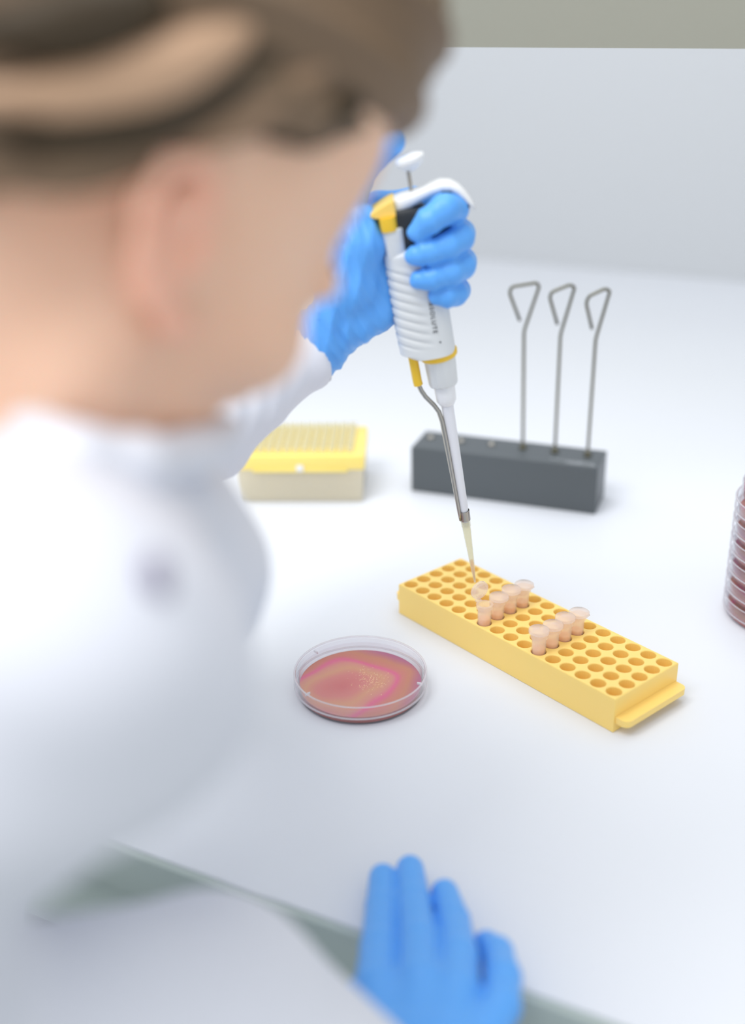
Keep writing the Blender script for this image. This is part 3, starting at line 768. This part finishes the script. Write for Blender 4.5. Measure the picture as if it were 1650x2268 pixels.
def glove(name, H, palm, wrist, lo, hi, h, wr_c, wr_d, name_kind):
    s = SDF(lo, hi, h)
    build_hand(s, H, palm, wrist, 0, True)
    X, Y, Z = s.X, s.Y, s.Z
    d = np.array(wr_d, float); d /= np.linalg.norm(d)      # from hand towards the forearm
    u = np.cross(d, (0, 0, 1.0)); u /= np.linalg.norm(u); v = np.cross(d, u)
    t = (X-wr_c[0])*d[0]+(Y-wr_c[1])*d[1]+(Z-wr_c[2])*d[2]
    a = (X-wr_c[0])*u[0]+(Y-wr_c[1])*u[1]+(Z-wr_c[2])*u[2]
    b = (X-wr_c[0])*v[0]+(Y-wr_c[1])*v[1]+(Z-wr_c[2])*v[2]
    w = np.clip((t+(62 if name_kind == 'raised' else 38))/45, 0, 1)
    if name_kind == 'raised':
        q = .92*X+.38*Z+3*np.sin(.05*(Z-X)); q2 = .8*X-.55*Z
        fold = .8*np.abs(np.sin(.50*q+.8*np.sin(.06*q2)))**.6+.8*np.abs(np.sin(.23*q+.10*q2+1))**.6+w*.8*np.abs(np.sin(.19*q2+.12*q))**.7
    else:
        q = a+.25*t; fold = .8*np.abs(np.sin(.3*q))+.6*np.abs(np.sin(.17*q+.1*t+1))
    s.D += (w*(fold-.9)*(1.5 if name_kind == 'raised' else 1.2)).astype(np.float32)
    s.D = np.maximum(s.D, t-22.0-.8*np.sin(.5*a+.3*b))     # cuff end
    V, F = s.mesh(1)
    return npmesh(name, V, F, M['glove'], per)
lg = glove('glove', LH, LPALM, LWRIST, (-70.0, 690.0, 170.0), (110.0, 860.0, 420.0), 1.1, (-49.5, 774.4, 240.8), Vector((-142.8, 652.7, 221.1))-Vector((-45.6, 774.2, 244.0)), 'raised')
rg = glove('glove', RHD, RPALM, RWRIST, (-60.0, 330.0, -6.0), (110.0, 580.0, 90.0), 1.15, (5.7, 320.0, 40.0), Vector((4.3, 301.2, 50.0))-Vector((9.8, 358.9, 34.0)), 'flat')

def torso_sdf(s, inset, k=18):
    i = inset
    s.chain([(p, r-i) for p, r in TORSO], k)
    s.chain([(NB, 62-i), (LSH, 58-i)], k); s.chain([(NB, 62-i), (RSH, 62-i)], k)
    s.chain([((-96.9, 451.5, 262.2), 40-i), ((-83.5, 468.0, 226.4), 33-i), ((-97.8, 431.9, 219.6), 34-i)], 24)
    s.chain([(RSH, 60-i), ((-178.0, 259.1, 250.7), 50-i), (REL, 48-i)], 14)
    s.chain([(REL, 50-i), (RMID, 44-i), (RWR, 32-i)], 8)
    s.chain([(LSH, 58-i), ((-170.0, 650.0, 170.0), 52-i), (LEL, 44-i)], 14)
    s.chain([(LEL, 44-i), ((-111.7, 715.1, 213.2), 38-i), ((-56.0, 774.7, 236.6), 27-i), ((-39.9, 774.1, 245.2), 25.5-i)], 3)
    s.chain([((-144.7, 347.4, 323.2), 24-i*.6), ((-101.9, 336.2, 322.6), 23-i*.6), ((-86.8, 361.9, 306.8), 21-i*.6), ((-80.8, 409.9, 291.6), 14-i*.4)], 16)

# ---- body: one continuous skin surface (head, neck, trunk, arms, hands)
s = SDF((-480.0, 60.0, -200.0), (120.0, 860.0, 640.0), 4.0)
torso_sdf(s, 9, 20)
s.chain([((-55.9, 774.6, 238.2), 15), ((-36.6, 773.8, 249.4), 13)], 3); build_hand(s, LH, [[(p, r-5) for p, r in ch] for ch in LPALM], LWRIST[:1], 2.2, False)
s.chain([(RWR, 22), ((10.2, 343.2, 34.0), 17)], 6); build_hand(s, RHD, [[(p, r-4) for p, r in ch] for ch in RPALM], RWRIST[:1], 2.6, False)
# head
s.ell(hw(-10, 0, 42), (94, 74, 84), HRm, 14)
s.ell(hw(37, 0, 72), (52, 66, 50), HRm, 14)
s.ell(hw(28, 0, 14), (62, 66, 84), HRm, 18)
s.ell(hw(34, 0, -45), (44, 50, 62), HRm, 16)
for sd in (-1, 1):
    s.cone(hw(2, 52*sd, -48), hw(68, 14*sd, -94), 14, 13, 16)
    s.cone(hw(0, 56*sd, -10), hw(2, 52*sd, -48), 16, 15, 14)
    s.ell(hw(56, 46*sd, -6), (24, 22, 20), HRm, 16)
    s.ell(hw(86, 33*sd, 14), (14, 17, 13), HRm, 8, sub=True)
    s.cone(hw(84, 20*sd, 27), hw(76, 50*sd, 28), 7, 6, 8)
    # eyelids
    s.ell(hw(71, 31*sd, 14), (13.5, 15, 11.5), HRm, 3)
s.cone(hw(75, 0, -92), hw(73, 0, -96), 14, 13, 12)
s.cone(hw(86, 0, 18), hw(97, 0, -18), 6, 8.5, 8); s.cone(hw(88, -10, -22), hw(88, 10, -22), 6.5, 6.5, 6)
s.ell(hw(85, 0, -51), (8, 21, 5.5), HRm, 5); s.ell(hw(84, 0, -61), (8, 19, 6.5), HRm, 5); s.ell(hw(94, 0, -55.5), (7, 20, 1.3), HRm, 2, sub=True)
# neck
s.chain([(hw(-32, 0, -35), 52), (tuple((Vector(hw(-40, 0, -85))*.5+Vector(NB)*.5)), 54), (NB, 60)], 22)
V, F = s.mesh(2); npmesh('body', V, F, M['skin'], per)
# ears
for sd in (1, -1):
    q = SDF(np.array(hw(0, 84*sd, 0))-60, np.array(hw(0, 84*sd, 0))+60, 1.5)
    hel = [(12, 4, 10), (13, 9, 22), (5, 13, 32), (-8, 15, 32), (-18, 16, 20), (-19, 14, 4), (-13, 10, -12), (-4, 5, -24), (4, 1, -28)]
    er = math.radians(38); ew = lambda f, r, u: hw(-2+.9*(f*math.cos(er)-u*math.sin(er)), r*sd, .9*(f*math.sin(er)+u*math.cos(er))-2)
    q.chain([(ew(f, 70+r, u), 3.2 if i < 7 else 4.6) for i, (f, r, u) in enumerate(hel)], 3)
    q.ell(ew(-3, 76, 5), (13, 3.4, 22), HRm, 4)
    q.chain([(ew(6, 76, 10), 2.8), (ew(-6, 80, 18), 2.8), (ew(-11, 80, 4), 2.8), (ew(-4, 77, -12), 2.8)], 3)
    q.ell(ew(8, 73, 0), (6, 6, 9), HRm, 4)
    q.ell(ew(1, 81, 2), (5.5, 5, 8), HRm, 3, sub=True)
    V, F = q.mesh(1); npmesh('ear', V, F, M['ear'], per)
    # eye with iris and pupil
    ec = Vector(hw(70, 31*sd, 14)); fw = (HF-HU*.25).normalized()
    Rm = fw.to_track_quat('Z', 'Y').to_matrix()
    V, F = lathe([(0, -12)]+[(12*math.sin(t), -12*math.cos(t)) for t in np.linspace(.2, math.pi-.02, 18)]+[(0, 12)], 24)
    V = [tuple(ec+Rm @ Vector(p)) for p in V]; e_o = mk('eye', V, F, M['pip_white'], per)
    V, F = lathe([(0, 12.3), (2.4, 12.2), (2.4, 11.9), (5.4, 10.8), (5.2, 10.4), (0, 10.4)], 24)
    V = [tuple(ec+Rm @ Vector(p)) for p in V]; mk('iris', V, F, M['dark'], e_o)
    a_ = [hw(81-.012*(r*r), (32+r)*sd, 33+3*math.cos(r/14)) for r in (-16, -10, -4, 2, 8, 14, 20)]
    V, F = tube(a_, [1.2, 2.2, 2.6, 2.6, 2.4, 2, 1], 8); mk('eyebrow', V, F, M['hair_dark'], per)

# ---- hair: swept back in strands, hairline above the ear
s = SDF(np.array(HC)-150, np.array(HC)+150, 2.6)
s.ell(hw(-14, 0, 44), (103, 84, 88), HRm, 4)
s.ell(hw(-50, 0, 10), (66, 72, 60), HRm, 20)
s.ell(hw(28, 0, 92), (64, 68, 58), HRm, 16)
s.ell(hw(34, 0, 118), (58, 62, 62), HRm, 16)
s.cone(hw(-100, 0, 10), hw(-130, 0, 0), 34, 26, 20)          # knot at the back
Xh = (s.X-HC[0])*HF[0]+(s.Y-HC[1])*HF[1]+(s.Z-HC[2])*HF[2]
Yh = (s.X-HC[0])*HR[0]+(s.Y-HC[1])*HR[1]+(s.Z-HC[2])*HR[2]
Zh = (s.X-HC[0])*HU[0]+(s.Y-HC[1])*HU[1]+(s.Z-HC[2])*HU[2]
line = np.interp(Xh, [-120, -60.1, -53.4, -27.4, -12.1, 7.8, 26.1, 38.2, 67.1, 110], [-30.9, -22.9, -15.6, 9.6, 29.1, 50.0, 57.3, 68.4, 96.2, 102.2])
rid = 2.4*np.sin(.20*(Zh-.45*Xh+.0022*Xh*Xh)+.02*Xh)+1.5*np.sin(.47*(Zh-.45*Xh+.002*Xh*Xh)+1+.03*Xh)
s.D += rid.astype(np.float32)
s.D = np.maximum(s.D, ((line-Zh)*.6).astype(np.float32))
V, F = s.mesh(1); hair = npmesh('hair', V, F, M['hair'], per)
def lock(path, r, m):
    P = curve_pts([hw(*p) for p in path], 30, 4); n = len(P)
    V, F = tube(P, [max(.8, r*math.sin(math.pi*(i+.6)/(n+.2))**.6) for i in range(n)], 12)
    o = mk('hair_lock', V, F, M[m], hair); return o
lock([(-79.9, 78.0, -0.5), (-58.8, 80.0, 15.0), (-41.5, 82.0, 33.1), (-27.0, 80.0, 54.7), (-13.4, 70.0, 81.4)], 11, 'hair_light')
lock([(-73.5, 74.0, -8.3), (-53.0, 80.0, 5.8), (-36.1, 83.0, 24.0), (-18.5, 82.0, 51.6), (7.0, 66.0, 88.9)], 9, 'hair_dark')
lock([(-89.4, 74.0, 13.9), (-70.9, 80.0, 26.9), (-52.2, 76.0, 47.4), (-35.5, 60.0, 71.9)], 12, 'hair_dark')
lock([(-29.0, 80.0, 16.3), (-14.8, 82.0, 35.1), (2.5, 78.0, 62.0), (27.4, 62.0, 99.3)], 6, 'hair_mid')
lock([(6.1, 76.0, 47.5), (19.7, 72.0, 58.4), (31.8, 66.0, 75.5), (46.1, 52.0, 105.7)], 8, 'hair_dark')
lock([(-65.0, 66.0, -16.5), (-49.7, 78.0, -5.5), (-32.9, 81.0, 13.0), (-18.8, 82.0, 32.3)], 7, 'hair')

# ---- lab coat
s = SDF((-480.0, 60.0, -200.0), (120.0, 860.0, 640.0), 3.6)
torso_sdf(s, 0)
X, Y, Z = s.X, s.Y, s.Z
ce = Vector((-146.9, 671.3, 213.8))
wm = np.exp(-((X-ce.x)**2+(Y-ce.y)**2+(Z-ce.z)**2)/(150.0**2))
s.D += (wm*(3.0*np.abs(np.sin(.085*X+.06*Z+1.2*np.sin(.03*X)))+2.2*np.abs(np.sin(.13*X-.10*Z+.1*Y+1.2*np.sin(.05*Z)))-2.5)).astype(np.float32)
s.D += ((1-wm)*(3.0*np.sin(.035*X+.045*Z+.9*np.sin(.02*Y))+1.6*np.sin(.09*Z-.06*Y+.05*X))).astype(np.float32)
# open neck, sleeve ends
s.cone(NB, tuple(Vector(NB)+(Vector(hw(-32, 0, -35))-Vector(NB))*.9), 56, 62, 4, sub=True)
dl = Vector((-39.9, 774.1, 245.2))-Vector((-111.7, 715.1, 213.2)); dl.normalize(); c0 = Vector((-43.2, 774.3, 243.0))
s.D = np.where((X-c0.x)**2+(Y-c0.y)**2+(Z-c0.z)**2 < 60**2, np.maximum(s.D, (X-c0.x)*dl.x+(Y-c0.y)*dl.y+(Z-c0.z)*dl.z-1), s.D)
V, F = s.mesh(2); coat = npmesh('lab_coat', V, F, M['coat'], per)
col_ = [((-148.8, 393.5, 351.7)), ((-114.4, 353.3, 348.0)), ((-90.3, 335.2, 344.5)), ((-74.1, 343.5, 338.5)), ((-64.5, 381.4, 325.4)), ((-59.6, 431.2, 314.0))]
s = SDF(np.array(col_).min(0)-30, np.array(col_).max(0)+30, 2.2)
s.chain([(c, 9) for c in col_], 6)
V, F = s.mesh(2); npmesh('collar', V, F, M['coat'], coat)

bpy.context.view_layer.update()
pin = per.matrix_world.inverted()
for o_ in per.children: o_.matrix_parent_inverse = pin

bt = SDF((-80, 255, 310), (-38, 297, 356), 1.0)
bt.ell((-58, 273.5, 333.5), (4, 4, 8), None, 1)  # small ellipsoid added to stand for the shaded gap in the coat
V, F = bt.mesh(1); sh_ = npmesh('coat_gap_shade', V, F, M['gap_shade'], coat)
